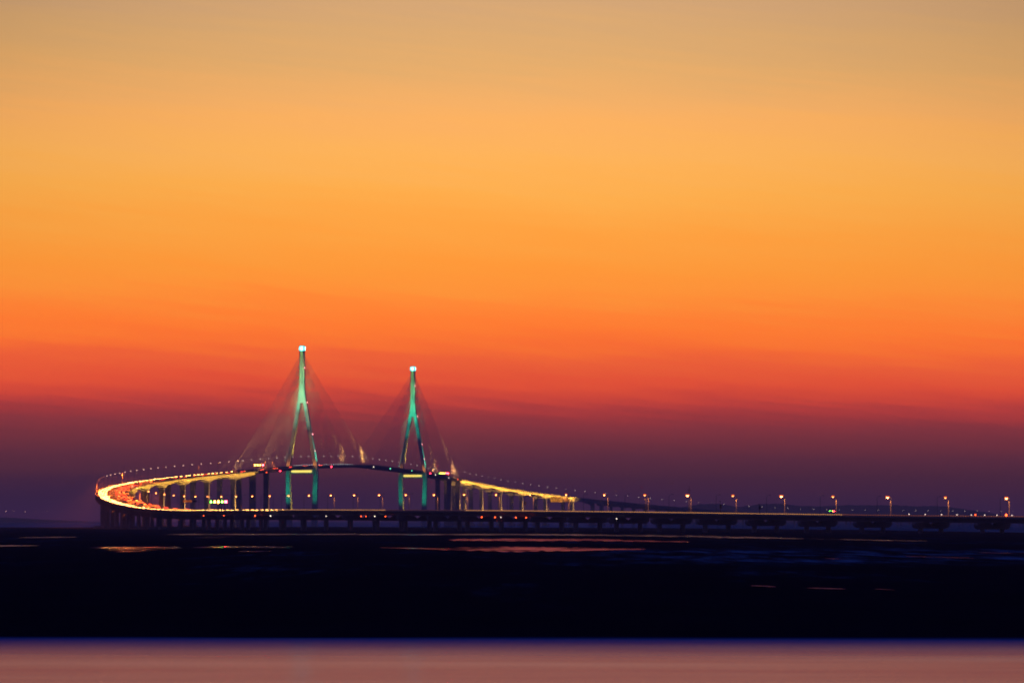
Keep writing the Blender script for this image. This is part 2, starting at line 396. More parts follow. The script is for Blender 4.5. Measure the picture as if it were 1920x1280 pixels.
# tidal pools left on the flats: (left x of near and far edge, near y, far y) along each pool
POOLS = [
    [(-196.1,-189.5,2501.7,2589.3),(-192.2,-184.3,2492.3,2599.4),(-178.1,-169.5,2473.8,2599.4),(-131.8,-124.4,2464.6,2609.6),(-125.8,-124.4,2511.1,2539.8)],
    [(-122.9,-120.6,2520.6,2569.3),(-120.3,-114.5,2473.8,2599.4),(-95.7,-90.4,2464.6,2609.6),(-90.7,-89.4,2511.1,2549.6)],
    [(-88.0,-86.3,2511.1,2559.4),(-84.7,-79.4,2446.5,2609.6),(0.0,0.0,2411.0,2589.3),(42.6,39.2,2326.7,2530.2),(83.5,74.8,2146.6,2393.7),(95.1,82.9,2028.8,2326.7),(118.9,102.9,1945.7,2248.1),(128.9,112.6,1912.2,2188.9),(134.2,121.3,1869.2,2066.6),(137.5,128.1,1818.1,1951.4),(145.5,135.4,1760.4,1890.5),(152.1,143.8,1732.9,1833.2),(157.9,152.6,1715.1,1774.5),(160.4,158.4,1710.6,1732.9)],
    [(-26.5,-25.9,1798.5,1838.2),(-22.9,-21.1,1751.2,1901.3),(4.6,4.2,1732.9,1923.2),(9.2,8.3,1723.9,1912.2),(38.3,34.9,1706.3,1874.5),(51.5,48.5,1680.4,1784.0),(61.5,59.4,1647.1,1706.3),(66.7,65.7,1655.3,1680.4)],
    [(-38.4,-38.0,1289.6,1304.8),(-31.1,-30.4,1262.7,1292.1),(-24.3,-23.7,1232.3,1265.1),(-19.9,-18.8,1201.2,1274.8),(-14.0,-12.9,1192.5,1294.6),(-11.1,-9.9,1175.7,1315.1),(-4.8,-4.2,1167.4,1325.6),(-1.6,-1.4,1143.4,1320.3),(7.9,6.9,1155.3,1315.1),(15.7,13.8,1147.3,1304.8),(18.7,16.8,1167.4,1294.6),(24.6,22.9,1192.5,1279.7),(33.0,31.9,1205.5,1246.1),(37.0,36.6,1218.8,1232.3)],
    [(-123.0,-121.1,1294.6,1315.1),(-122.7,-118.4,1289.6,1336.2),(-116.7,-111.5,1279.7,1338.9),(-112.5,-107.6,1274.8,1333.5),(-103.5,-96.7,1218.8,1304.8),(-97.7,-94.1,1223.2,1269.9),(-95.5,-94.0,1241.5,1260.3)],
    [(-109.7,-108.4,1232.3,1246.1),(-109.1,-104.0,1201.2,1260.3),(-99.2,-95.7,1205.5,1250.8),(-96.4,-95.6,1227.7,1236.9)],
    [(-100.7,-99.8,1137.5,1147.3),(-100.6,-97.2,1120.3,1159.3),(-98.1,-95.1,1124.1,1159.3),(-96.3,-95.6,1139.5,1147.3)],
    [(-94.5,-93.3,1320.3,1336.2),(-94.3,-90.2,1304.8,1363.6),(-87.2,-82.8,1299.7,1369.2),(-80.0,-77.2,1309.9,1358.0),(-71.0,-68.5,1294.6,1341.6),(-65.9,-64.8,1299.7,1320.3)],
    [(-70.6,-69.8,1143.4,1155.3),(-69.5,-67.1,1127.9,1167.4),(-64.8,-62.6,1127.9,1167.4),(-63.2,-62.8,1147.3,1155.3)],
    [(-145.1,-142.4,2092.6,2132.8),(-145.7,-136.8,2028.8,2160.5),(-141.9,-135.0,2041.2,2146.6),(-138.2,-136.5,2079.5,2105.8)],
    [(-170.2,-164.6,1369.2,1415.8),(-156.6,-151.4,1369.2,1415.8),(-153.1,-149.9,1377.7,1406.8),(-150.6,-149.7,1386.3,1395.1)],
    [(-229.1,-226.2,2079.5,2105.8),(-228.2,-219.8,2053.8,2132.8),(-215.9,-207.9,2053.8,2132.8),(-211.1,-208.5,2079.5,2105.8)],
    [(29.2,29.1,540.1,542.8),(30.4,30.0,536.6,543.7),(31.5,31.1,530.7,538.4),(31.6,31.5,532.8,534.9)],
    [(34.9,34.7,520.7,523.1),(36.4,35.7,515.8,526.5),(37.7,37.1,514.3,522.3),(38.6,38.3,513.5,518.3),(38.7,38.6,515.0,516.2)],
    [(42.2,42.0,513.5,515.8),(43.1,42.3,508.0,518.3),(43.7,43.2,507.2,513.5),(43.8,43.6,509.5,511.9)],
    [(65.5,65.1,925.5,932.0),(67.2,65.4,914.1,939.9),(67.8,66.2,914.1,937.2),(67.7,67.3,924.2,929.4)],
    [(116.2,115.0,1087.3,1098.1),(118.5,115.5,1073.3,1101.7),(123.9,121.5,1069.8,1090.9),(130.3,128.2,1066.4,1083.8)],
    [(87.6,87.1,978.6,984.4),(92.6,89.7,956.1,987.3),(96.0,93.3,934.6,961.6),(98.0,97.1,937.2,945.2)],
]
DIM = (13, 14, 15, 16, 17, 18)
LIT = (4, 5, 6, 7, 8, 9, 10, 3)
for k, pool in enumerate(POOLS):
    mb = MB(); pts = []
    for (a, b) in zip(pool[:-1], pool[1:]):
        n = max(2, min(14, int(abs(b[0]-a[0])/1.2)))
        for i in range(n): pts.append(tuple(a[q]+(b[q]-a[q])*i/n for q in range(4)))
    pts.append(pool[-1]); near = []; farr = []
    for i, (xn, xf, yn, yf) in enumerate(pts):
        j = (yf-yn)*.16*(0 if i in (0, len(pts)-1) else 1)
        near.append((xn, yn+rr.uniform(-j, j), .06)); farr.append((xf, yf+rr.uniform(-j, j), .06))
    m_ = len(near)
    mb.add(near+farr, [(i, i+1, m_+i+1, m_+i) for i in range(m_-1)])
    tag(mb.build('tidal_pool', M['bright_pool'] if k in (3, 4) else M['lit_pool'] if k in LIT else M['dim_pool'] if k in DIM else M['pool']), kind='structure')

# far shore and islands across the strait
def ridge(name, pts, depth):
    """pts: (x, y, height) along the crest"""
    mb = MB(); n = len(pts); rings = []
    for (x_, y_, h_) in pts:
        rings.append([(x_, y_-depth, -1), (x_, y_-depth*.55, h_*.62), (x_, y_-depth*.2, h_*.94), (x_, y_, h_), (x_, y_+depth*.4, h_*.7), (x_, y_+depth, -1)])
    mb.loft(rings)
    tag(mb.build(name, M['hill']), kind='structure')
def crest(x0, x1, y_, hs, n=60, rough=.06, seed=1):
    q = random.Random(seed); out = []
    for i in range(n+1):
        t_ = i/n; h_ = lerp(t_, [k/(len(hs)-1) for k in range(len(hs))], hs)
        out.append((x0+(x1-x0)*t_, y_+60*math.sin(t_*9+seed), max(.5, h_*(1+q.uniform(-rough, rough))+1.5*math.sin(t_*31+seed))))
    return out
ridge('hill', crest(830, 1710, 24900, [16, 74, 86, 97, 103, 95, 85, 89, 100, 102, 95, 86, 77], rough=.02, seed=2), 600)
ridge('hill', crest(1480, 2900, 25500, [70, 88, 91, 90, 93, 96, 97, 93, 90, 90, 86, 74, 59, 41, 9], rough=.02, seed=5), 550)
ridge('hill', crest(-4700, -2420, 25000, [10, 18, 20, 22, 24, 20, 18, 22, 24, 22, 14, 3], rough=.02, seed=8), 450)

# ------------------------------------------------------------------ viaducts
def deck_section(half0, half1, depth):
    """one carriageway's box girder between two offsets"""
    c = (half0+half1)/2; w = (half1-half0)/2
    return [(half0, -.05), (half1, -.05), (half1, -.55), (c+w*.62, -.95), (c+w*.46, -depth), (c-w*.46, -depth), (c-w*.62, -.95), (half0, -.55)]

def low_pier(parent, s, cap_z, footing):
    """paired columns under a dog-bone crosshead"""
    h = head(s); base = P(s, 0, 0, False)
    z0 = zdeck(s)-3.42
    pier = MB()
    # crosshead: two hammerheads with rounded ends joined by a lower tie beam
    q = min(3.9, z0-.6)
    pts = [(-16.6, z0), (-3.6, z0), (-2.2, z0-.18*q), (-1.0, z0-.42*q), (1.0, z0-.42*q), (2.2, z0-.18*q), (3.6, z0), (16.6, z0), (17.0, z0-.3*q), (16.5, z0-.62*q), (15.2, z0-.9*q), (13.4, z0-q), (-13.4, z0-q), (-15.2, z0-.9*q), (-16.5, z0-.62*q), (-17.0, z0-.3*q)]
    rings = [[P(s+d, o, z, False) for o, z in pts] for d in (-1.5, 1.5)]
    pier.loft(rings)
    po = pier.build('pier_cap', M['concrete'], parent)
    for o in (-10, 10):
        c = MB(); rings = []
        for z in (-2, z0-q+.05):
            rings.append([P(s+1.45*math.sin(a), o+1.75*math.cos(a), z, False) for a in [2*math.pi*k/12 for k in range(12)]])
        c.loft(rings).build('column', M['concrete'], po)
    if footing:
        MB().loft([[P(s+a*4.2, b*18.6, z, False) for a, b in ((-1, -1), (1, -1), (1, 1), (-1, 1))] for z in (-2, 2.4)]).build('footing', M['concrete'], po)
    return po

def railing(parent, off, s0, s1, name='railing', step=2., posts=True):
    mb = MB()
    ss = frange(s0, s1, 10)
    for z0, z1, wd in ((.68, .76, .05), (1.02, 1.12, .07)):
        sweep(mb, [(off-wd, z0), (off+wd, z0), (off+wd, z1), (off-wd, z1)], ss)
    if posts:
        for s in frange(s0, s1, step): mb.box(P(s, off, .74), (.16, .12, .74), 0, head(s))
    return mb.build(name, M['steel'], parent)
def plinth(parent, off, s0, s1, name='parapet', h=.42):
    return sweep(MB(), [(off-.22, -.04), (off+.22, -.04), (off+.16, h), (off-.16, h)], frange(s0, s1, 10)).build(name, M['concrete'], parent)

LV0, LV1 = -440., 1958.
low = empty('low_viaduct', P(0, 0, 0, False)); low.location = (0, 0, 0)
tag(low, 'long dark low viaduct on paired piers curving left across the mudflat', 'viaduct')
for a, b in ((-16.8, -.5), (.5, 16.8)):
    sweep(MB(), deck_section(a, b, 3.35), frange(LV0, LV1, 10)).build('box_girder', M['concrete'], low)
k = 0
s = -399.
while s < LV1-5:
    low_pier(low, s, 0, s > 1250); s += 50.
for off in (-16.5, 16.5): plinth(low, off, LV0, LV1); railing(low, off, LV0, LV1, posts=(off < 0))
plinth(low, 0, LV0, LV1, 'median_barrier', .8)
def rail_glow(s0, s1, m, parent=low, off=-16.5):  # glowing strips added along the railing to imitate lamplight on its steel
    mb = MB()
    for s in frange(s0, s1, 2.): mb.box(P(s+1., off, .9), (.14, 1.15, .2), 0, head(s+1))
    o = mb.build('rail_glow_strip', M[m], parent); o['kind'] = 'stuff'; return o
rail_glow(112, 540, 'rail_glow'); rail_glow(672, 900, 'rail_glow'); rail_glow(-430, 110, 'rail_glow_low'); rail_glow(542, 670, 'rail_glow_dim')

def haunch(s, s_a, s_b):
    """girder depth between two piers"""
    t = abs((s-s_a)/(s_b-s_a)*2-1); return 3.2+4.6*t**2.1
def high_pier(parent, s, side, depth, w=5.6, t=5.2):
    """one column of the high approach, flaring into its capital"""
    c = side*8.6; ztop = zdeck(s)-depth; rings = []
    for z, kw, kt in ((-2, 1, 1), (2.5, 1, 1), (max(4, ztop-9), .98, 1), (ztop-3.5, 1.04, 1), (ztop+.15, 1.22, 1.05)):
        rings.append([P(s+b*t/2*kt, c+a*w/2*kw, z, False) for a, b in ((-1, -.88), (-.9, -1), (.9, -1), (1, -.88), (1, .88), (.9, 1), (-.9, 1), (-1, .88))])
    o = MB().loft(rings).build('column', M['pale_concrete'], parent)
    MB().loft([[P(s+a*5.5, c+b*5.5, z, False) for a, b in ((-1, -1), (1, -1), (1, 1), (-1, 1))] for z in (-2, 2.2)]).build('footing', M['concrete'], o)
    return o
YEL = (1., .50, .055)
def high_approach(parent, piers, lit_last=None):
    for sa, sb in zip(piers[:-1], piers[1:]):
        full = sb-sa > 120
        for side in (-1, 1):
            def prof(s):
                c = side*8.65; d = haunch(s, sa, sb) if full else lerp(s, (sa, sb), (7.8, 3.6) if sa < 3500 else (3.6, 7.8))
                return [(c-8.1, -.05), (c+8.1, -.05), (c+8.1, -.5), (c+4.3, -.95), (c+3.9, -d), (c-3.9, -d), (c-4.3, -.95), (c-8.1, -.5)]
            sweep(MB(), prof, frange(sa+.15, sb-.15, 6)).build('haunched_girder', M['pale_concrete'], parent)
left = empty('approach_viaduct'); tag(left, 'yellow lit arched approach viaduct climbing from the left bend to the pylons', 'viaduct')
PL = [SJ-U_LEFT-145*k for k in range(6, -1, -1)]+[SJ]
PL[0] = LV1+.4
high_approach(left, PL)
for k, s in enumerate(PL[:-1]):
    for side in (-1, 1): high_pier(left, s+(1.9 if k == 0 else 0), side, 7.7)
for off in (-16.5, 16.5): plinth(left, off, LV1+.2, SJ); railing(left, off, LV1+.2, SJ, step=6)
plinth(left, 0, LV1+.2, SJ, 'median_barrier', .8)
right = empty('approach_viaduct'); tag(right, 'yellow lit arched approach viaduct descending to the right behind the far pylon', 'viaduct')
PR = [SE]+[SE+U_RIGHT+145*k for k in range(7)]
high_approach(right, PR)
for s in PR[1:]:
    for side in (-1, 1): high_pier(right, s, side, 7.7)
PRE = PR[-1]
for off in (-16.5, 16.5): plinth(right, off, SE, PRE); railing(right, off, SE, PRE, step=6)
far = empty('low_viaduct'); tag(far, 'hazy blue low viaduct trailing away to the right behind the near road', 'viaduct')
FV1 = 7850.
for a, b in ((-16.8, -.5), (.5, 16.8)):
    sweep(MB(), deck_section(a, b, 3.35), frange(PRE+.4, FV1, 25)).build('box_girder', M['concrete'], far)
s = PRE+40
while s < FV1-5: low_pier(far, s, 0, False); s += 50.
for off in (-16.5, 16.5): plinth(far, off, PRE+.4, FV1, h=1.0)

# wash lights of the lit approaches: a long strip under the right-hand rail of each span and a flood at each pier
def wash(piers, k_int=1.):
    for sa, sb in zip(piers[:-1], piers[1:]):
        m = (sa+sb)/2; n = 1
        for i in range(n):
            s_ = sa+(sb-sa)*(i+.5)/n
            area('girder_wash_light', P(s_, 22.5, -2.2), P(s_, 12.8, -2.6), (sb-sa)/n*.98, .5, 4300*k_int*(sb-sa)/145/n*2, YEL, P(sb, 0)-P(sa, 0)).data.spread = R(70)
    for s in piers:
        if s < LV1+40 or s in (SJ,): continue
        z = zdeck(s)
        lamp('SPOT', 'pier_wash_light', P(s-1.0, 27, 6, False), (90000 if k_int == 1 else 50000)*k_int*(z/50)**2, (1., .50, .10), P(s, 11.6, z*.55, False), 85, 1.)
wash(PL); wash(PR[:-1], 2.0)

# ------------------------------------------------------------------ road and its markings
def road_sheet(name, a, b, s0, s1, z, m):
    ss = frange(s0, s1, 10); vs = []
    for s in ss: vs += [P(s, a, z), P(s, b, z)]
    return tag(MB().add(vs, [(2*i, 2*i+1, 2*i+3, 2*i+2) for i in range(len(ss)-1)]).build(name, m), kind='structure')
road_sheet('road', -16.2, -.6, LV0, FV1, .0, M['asphalt'])
road_sheet('road', .6, 16.2, LV0, FV1, .0, M['asphalt'])
mb = MB()
for off in (-13.2, -2., 2., 13.2):
    ss = frange(0, 4400, 10); vs = []
    for s in ss: vs += [P(s, off-.1, .012), P(s, off+.1, .012)]
    mb.add(vs, [(2*i, 2*i+1, 2*i+3, 2*i+2) for i in range(len(ss)-1)])
for off in (-9.5, -5.7, 5.7, 9.5):
    s = 900.
    while s < 3300: mb.add([P(s, off-.09, .012), P(s, off+.09, .012), P(s+8, off+.09, .012), P(s+8, off-.09, .012)], [(0, 1, 2, 3)]); s += 20
tag(mb.build('road_marking', M['paint']), kind='structure')

# ------------------------------------------------------------------ cable-stayed bridge
main = empty('cable_stayed_bridge'); tag(main, 'cable-stayed bridge with two green lit A-shaped pylons and fans of cables', 'bridge')
sweep(MB(), [(-17.2, -.05), (17.2, -.05), (18.4, -1.3), (11.5, -3.1), (-11.5, -3.1), (-18.4, -1.3)], frange(SJ+.3, SE-.3, 10)).build('deck_girder', M['girder_steel'], main)
for off in (-16.7, 16.7): plinth(main, off, SJ+.3, SE-.3, h=.5); railing(main, off, SJ+.3, SE-.3, step=5)
plinth(main, 0, SJ+.3, SE-.3, 'median_barrier', .8)
def slab_pier(s):
    for side in (-1, 1):
        c = side*9.2; zt = zdeck(s)-3.1; rings = []
        for z, kw in ((-2, 1.), (zt-5, 1.), (zt+.1, 1.12)):
            rings.append([P(s+b*2.3, c+a*3.5*kw, z, False) for a, b in ((-1, -.7), (-.9, -1), (.9, -1), (1, -.7), (1, .7), (.9, 1), (-.9, 1), (-1, .7))])
        MB().loft(rings).build('side_pier', M['concrete'], main)
for s in (SJ+2.6, SJ+80, SE-80, SE-2.6): slab_pier(s)
for s in (SJ+80, SE-80, SE-2.6): lamp('SPOT', 'pier_wash_light', P(s+.5, 30, 5, False), 50000, (1., .42, .12), P(s, 12.6, 34, False), 62, 1.)

def pylon(st):
    H = 232.
    def pt(o, b, z): return P(st+b, o, z, False)
    up = MB(); rings = []
    for z, hw, hd in ((163.5, 3.0, 3.5), (176, 3.5, 3.7), (188, 3.35, 3.8), (232, 3.25, 3.7)):
        rings.append([pt(a*hw, b*hd, z) for a, b in ((-1, -.72), (-.8, -1), (.8, -1), (1, -.72), (1, .72), (.8, 1), (-.8, 1), (-1, .72))])
    up.loft(rings)
    po = up.build('pylon', M['pylon'], main)
    ZL = [-2, 20, 45, 70, 78, 110, 140, 160, 168, 176, 184]
    OL = [16.8, 17.3, 18.1, 18.8, 18.6, 13.2, 8.1, 4.7, 3.2, 2.0, 1.2]
    WL = [3.9, 3.6, 3.3, 3.1, 3.0, 2.75, 2.5, 2.4, 2.35, 2.2, 2.0]
    for sd in (-1, 1):
        rings = [[pt(sd*o+a*w_, b*3.45, z) for a, b in ((-1, -.8), (-.85, -1), (.85, -1), (1, -.8), (1, .8), (.85, 1), (-.85, 1), (-1, .8))] for z, o, w_ in zip(ZL, OL, WL)]
        MB().loft(rings).build('leg', M['pylon'], po)
    zb = zdeck(st)-7.
    MB().loft([[pt(o, b, zb+dz) for b, dz in ((-2.9, -2.8), (2.9, -2.8), (2.9, 2.9), (-2.9, 2.9))] for o in (-18.4, 18.4)]).build('crossbeam', M['pylon'], po)
    sl = MB()
    for i in range(26): sl.box(pt(-13.2+i*1.06, -3.2, zb+.6), (.95, .5, 2.3+.5*((i*7) % 3)), 0, head(st))
    sl.build('strip_light', M['strip'], po)
    an = MB()
    for i in range(24): an.box(pt(0, -3.72, 190+i*1.66), (1.5, .3, .75), 0, head(st))
    for i in range(5):
        for sd in (-1, 1): an.box(pt(sd*(1.0+.12*i), -3.76, 186.5-i*2.6), (.5, .3, .9), 0, head(st))
    an.build('anchorage_plate', M['recess'], po)
    ln = MB(); c = pt(0, 0, 0)
    ln.loft([[pt(r_*math.cos(a_), r_*math.sin(a_), z_) for a_ in [math.pi/8+math.pi/4*q for q in range(8)]] for z_, r_ in ((232.4, 3.6), (233.2, 4.2), (237.6, 4.2), (238.7, 3.4))])
    lo = ln.build('lantern', M['lantern'], po)
    for b in (-1, 1): MB().box(pt(0, b*3.95, 235.7), (3.1, .25, 3.9), 0, head(st)).build('lantern_panel', M['lantern_panel'], lo)
    for a in (-1, 1): MB().box(pt(a*3.95, 0, 235.7), (.25, 3.1, 3.9), 0, head(st)).build('lantern_panel', M['lantern_panel'], lo)
    fr = MB()
    for a in (-1, 1):
        for b in (-1, 1): fr.box(pt(a*3.2, b*3.2, 235.5), (.35, .35, 7.), 0, head(st))
    fr.box((c.x, c.y, 232.2), (7.4, 7.4, .5), 0, head(st)); fr.box((c.x, c.y, 239.1), (6.6, 6.6, .4), 0, head(st))
    fr.build('lantern_frame', M['steel'], po)
    for z, o in ((210, 3.5), (164, 7.2), (122, 14.5), (100, 17.8)):
        MB().box(pt(o+.3, -2.2, z), (.7, .7, .9)).build('obstruction_light', M['marker_pink'], po)
    # flood lighting
    G = (.10, 1., .50); zd = zdeck(st)
    for z, pw, sz, c in ((150, .5, 20, (.0, .85, .55)), (172, 1.6, 14, (.05, 1., .52)), (196, 2.8, 15, (.15, 1., .46)), (222, 3.2, 14, (.42, 1., .26))):
        lamp('SPOT', 'green_flood_light', P(st-112, -2+z*.01, 2.5), pw*1e6, c, P(st, 0, z, False), sz, 1.)
    for sd in (-1, 1):
        lamp('SPOT', 'green_flood_light', P(st-62, sd*17, 8, False), 1.15e5*(1.15 if (sd < 0) == (st < T1+1) else .8), (.02, 1., .56), P(st, sd*18.2, 54, False), 36, 1.)
    lamp('SPOT', 'yellow_flood_light', P(st-1, 12.5, 2.), 9e4, (1., .72, .08), P(st, -11.5, 114, False), 62, 1., .4)
    lamp('SPOT', 'yellow_flood_light', P(st-1, 11, 6, False), 7e4, (1., .66, .08), P(st, -15, 36, False), 80, 1., .4)
    lamp('SPOT', 'teal_flood_light', P(st-3, 31, -3), 1.1e5, (.1, 1., .6), P(st, 12, 118, False), 56, 1., .4)
    for sd in (-1, 1):
        lamp('POINT', 'street_lamp_light', P(st-7.5, sd*17.5, 3.2), 1100, (1., .3, .05), rad=.3)
    return po
pylon(T1); pylon(T2)

def cable(pts_from, pts_to, mb):
    n = 6; a = Vector(pts_from); b = Vector(pts_to); pts = []
    for i in range(n+1):
        t = i/n; p = a.lerp(b, t); p.z -= 1.6*4*t*(1-t)*(b-a).length/300.; pts.append(p)
    return mb.tube(pts, .115, 6)
NC = 25
for st, near in ((T1, True), (T2, False)):
    if not near: rest = MB()
    for sd in (-1, 1):
        for dr in (-1, 1):
            for k in range(NC):
                span = 26+(345. if dr*(1 if near else -1) < 0 else 372.)*(k/(NC-1))**.92
                if not near and dr > 0: span = 24+292*(k/(NC-1))**.92
                if near and dr < 0: span = 24+318*(k/(NC-1))**.92
                za = 189+39*(k/(NC-1))**.8
                a = P(st+dr*2.5, sd*1.6, za, False); b = P(st+dr*span, sd*16.2, .6)
                if near: cable(a, b, MB()).build('stay_cable', M['cable'], main)
                else: cable(a, b, rest)
    if not near:
        o = rest.build('stay_cable', M['cable'], main); o['kind'] = 'stuff'
# anchor flood lights that graze the lower ends of the outer cables
def cable_flood(st, dr, span, sd, pw, col):
    top = P(st+dr*2.5, sd*1.6, 228, False); bot = P(st+dr*span, sd*16.2, .6)
    src = P(st+dr*span-(150 if dr > 0 else 60), sd*21., 1.)
    if dr > 0:
        src = P(st+dr*span-66, sd*27., 3.)
        lamp('SPOT', 'cable_flood_light', src, pw, col, bot.lerp(top, .14), 110, 1., .5)
        lamp('SPOT', 'cable_flood_light', src, pw*1.6, col, bot.lerp(top, .36), 26, 1., .5); return
    for fr, k, sz in ((.04, 1.2, 9.), (.16, 1.0, 10.), (.31, .6, 11.)):
        tg = bot.lerp(top, fr)
        lamp('SPOT', 'cable_flood_light', src, pw*k*((tg-src).length/150)**2, col, tg, sz, 1., .3)
for sd in (-1, 1):
    cable_flood(T1, -1, 338, sd, 6e6, (1., .5, .17))
    cable_flood(T1, 1, 394, sd, 3.2e5, (1., .50, .13))
    cable_flood(T2, 1, 314, sd, 3.0e5, (1., .48, .15))
for s in frange(T1+30, T1+420, 16): MB().box(P(s, -16.9, 1.4), (.5, .5, .55)).build('parapet_light', M['parapet_light'], main)
for s in frange(T2+60, SE-10, 18): MB().box(P(s, -16.9, 1.4), (.45, .45, .5)).build('parapet_light', M['parapet_light'], main)

# ------------------------------------------------------------------ street lamps
def make_lamp(lit, lens, k_=1.):
    """pole at the origin, arm reaching towards -x"""
    r = empty('street_lamp')
    MB().tube([(0, 0, .3), (0, 0, 6), (0, 0, 11.6), (-.35, 0, 12.5), (-1.1, 0, 12.9), (-2.4, 0, 13.1)], [.20, .17, .13, .11, .09, .08], 8).box((0, 0, .55), (.55, .55, .5)).build('pole', M['steel'], r)
    hd = MB().box((-3.0, 0, 13.18), (1.5, .52, .24), 0, 0, .8).build('lamp_head', M['dark_steel'], r)
    if lit:
        b = MB(); rings = []
        for z, k in ((12.28, .9), (12.05, .9), (11.9, .5)):
            rings.append([(-3.05+.62*k*k_*math.cos(a), .36*k*k_*math.sin(a), 12.28+(z-12.28)*k_) for a in [2*math.pi*i/10 for i in range(10)]])
        b.loft(rings).build('lamp_glass', lens, hd)
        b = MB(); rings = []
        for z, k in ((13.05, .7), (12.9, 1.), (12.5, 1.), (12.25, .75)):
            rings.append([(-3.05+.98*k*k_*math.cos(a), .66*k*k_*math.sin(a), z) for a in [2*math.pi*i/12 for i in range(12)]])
        b.loft(rings).build('lamp_halo', M['lamp_halo'], hd)  # orange shell added around the lamp glass, glowing as its halo
    return r
def make_far_lamp(lens, k=1.):
    b = MB().tube([(0, 0, .3), (0, 0, 11.6), (-.5, 0, 12.7), (-2.4, 0, 13.1)], [.2, .14, .1, .08], 5).box((-3., 0, 13.2), (1.5, .5, .22))
    b.box((-3.05, 0, 12.87), (1.2*k, .6*k, .4*k), 1)
    return b.build('street_lamp', [M['steel'], lens])
def put(o, s, off, first, flip=False):
    c = o if first else copy_tree(o)
    c.location = P(s, off, 0); c.rotation_euler.z = head(s)+(math.pi if flip else 0); return c
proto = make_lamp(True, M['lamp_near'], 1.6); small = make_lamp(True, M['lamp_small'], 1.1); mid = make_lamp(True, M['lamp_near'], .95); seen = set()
for k in range(-1, 31):
    pr = proto if k in (-1, 0, 2, 4, 6) else small if k in (1, 3, 5, 7) else mid
    c = put(pr, k*50., 16.3, pr.name not in seen); seen.add(pr.name)
    n = k+2
    tag(c, ('dimmer' if pr is small else 'bright')+' orange lamp on the near low viaduct, %s lit one from the right edge' % ordinal(n), 'street lamp', 'lit lamps along the near low viaduct')
    p = P(k*50., 13.2, 11.6)
    if k < 18: lamp('SPOT', 'street_lamp_light', p, 9000, SODIUM, p-Vector((0, 0, 5)), 150, .5, .25)
darkp = make_lamp(False, None)
for k in range(26):
    s = k*50.-18
    c = put(darkp, s, -16.3, k == 0, True)
    tag(c, 'unlit dark lamp on the camera side of the low viaduct, %s from the right' % ordinal(k+1), 'street lamp', 'unlit lamps along the near low viaduct')
dl = make_far_lamp(M['lamp_dim'], .8); n = 0
for i, s in enumerate(frange(1850, 2000, 50)):
    tag(put(dl, s, -16.3, i == 0, True), 'dim reddish lamp at the outer tip of the left bend, %s from the front' % ordinal(i+1), 'street lamp', 'dim lamps at the tip of the left bend')
fl = make_far_lamp(M['lamp_far'], .85); first = True; n = 0
s = 2050.
while s < SJ+20:
    c = put(fl, s, -16.3, first, True); n += 1
    tag(c, 'tiny lamp on the outer rim of the climbing left bend, %s from the bend’s foot' % ordinal(n), 'street lamp', 'lamps on the outer rim of the left approach')
    first = False; s += 50
n = 0; s = 1600.
while s < 1660:
    c = put(fl, s, 16.3, False); n += 1
    tag(c, 'tiny lamp on the inner rim of the left bend, %s from the bend’s foot' % ordinal(n), 'street lamp', 'lamps on the inner rim of the left bend')
    s += 50
wl = make_far_lamp(M['lamp_white'], .9); first = True; n = 0
s = SJ+45
while s < SE+10:
    c = put(wl, s, -16.3, first, True); n += 1; first = False
    tag(c, 'small pale lamp on the cable-stayed deck, %s counted from the left' % ordinal(n), 'street lamp', 'lamps along the cable-stayed deck')
    s += 50
n = 0; s = SE+35
while s < 7400:
    c = put(wl, s, 16.3, False); n += 1
    tag(c, 'tiny white lamp on the far descending road, %s to the right of the far pylon' % ordinal(n), 'street lamp', 'lamps along the far descending road')
    s += 50
for i, s in enumerate(frange(1290, 2310, 60)):
    for off in ((-13.,), (13.,))[i % 2]: p = P(s, off, 12.3); lamp('SPOT', 'street_lamp_light', p, 210000, (1., .17, .014), p-Vector((0, 0, 5)), 150, .5)
for i, s in enumerate(frange(2380, SJ+180, 90)):
    for off in ((-13.,), (13.,))[i % 2]: p = P(s, off, 12.3); lamp('SPOT', 'street_lamp_light', p, 20000, (1., .22, .03), p-Vector((0, 0, 5)), 150, .5)

# ------------------------------------------------------------------ cars
def make_car(paint, front):
    b = MB(); W = .9
    side = [(-2.2, .45), (2.2, .45), (2.28, .75), (1.2, .98), (.55, 1.42), (-1.1, 1.46), (-1.85, 1.05), (-2.25, .98)]
    b.loft([[(x_*(1 if z < 1.1 else .82), y_, z) for y_, z in side] for x_ in (-W, W)])
    for x_ in (-.83, .83):
        for y_ in (-1.4, 1.4): b.tube([(x_-.1, y_, .33), (x_+.1, y_, .33)], .33, 10, 1)
    b.add([(-.68, .6, 1.4), (.68, .6, 1.4), (.8, 1.17, 1.0), (-.8, 1.17, 1.0)], [(0, 1, 2, 3)], 2)
    for x_ in (-.62, .62):
        if front: b.box((x_, 2.28, .74), (.46, .16, .3), 3)
        b.box((x_, -2.26, .86), (.44, .14, .26), 4)
    return b.build('car', [paint, M['tyre'], M['glass'], M['head'], M['tail']])
paints = [mat('car_paint_'+n_, c_, .35, .5) for n_, c_ in (('silver', (.5, .5, .52)), ('black', (.03, .03, .03)), ('white', (.75, .75, .73)), ('red', (.35, .04, .03)))]
protos = [make_car(p_, True) for p_ in paints]; used = set()
rc = random.Random(11)
def car(s, off, rz, label, group):
    i = rc.randrange(4)
    c = protos[i] if i not in used else protos[i].copy()
    if i in used: COL.objects.link(c)
    used.add(i)
    c.location = P(s, off, .02); c.rotation_euler.z = rz; tag(c, label, 'car', group)
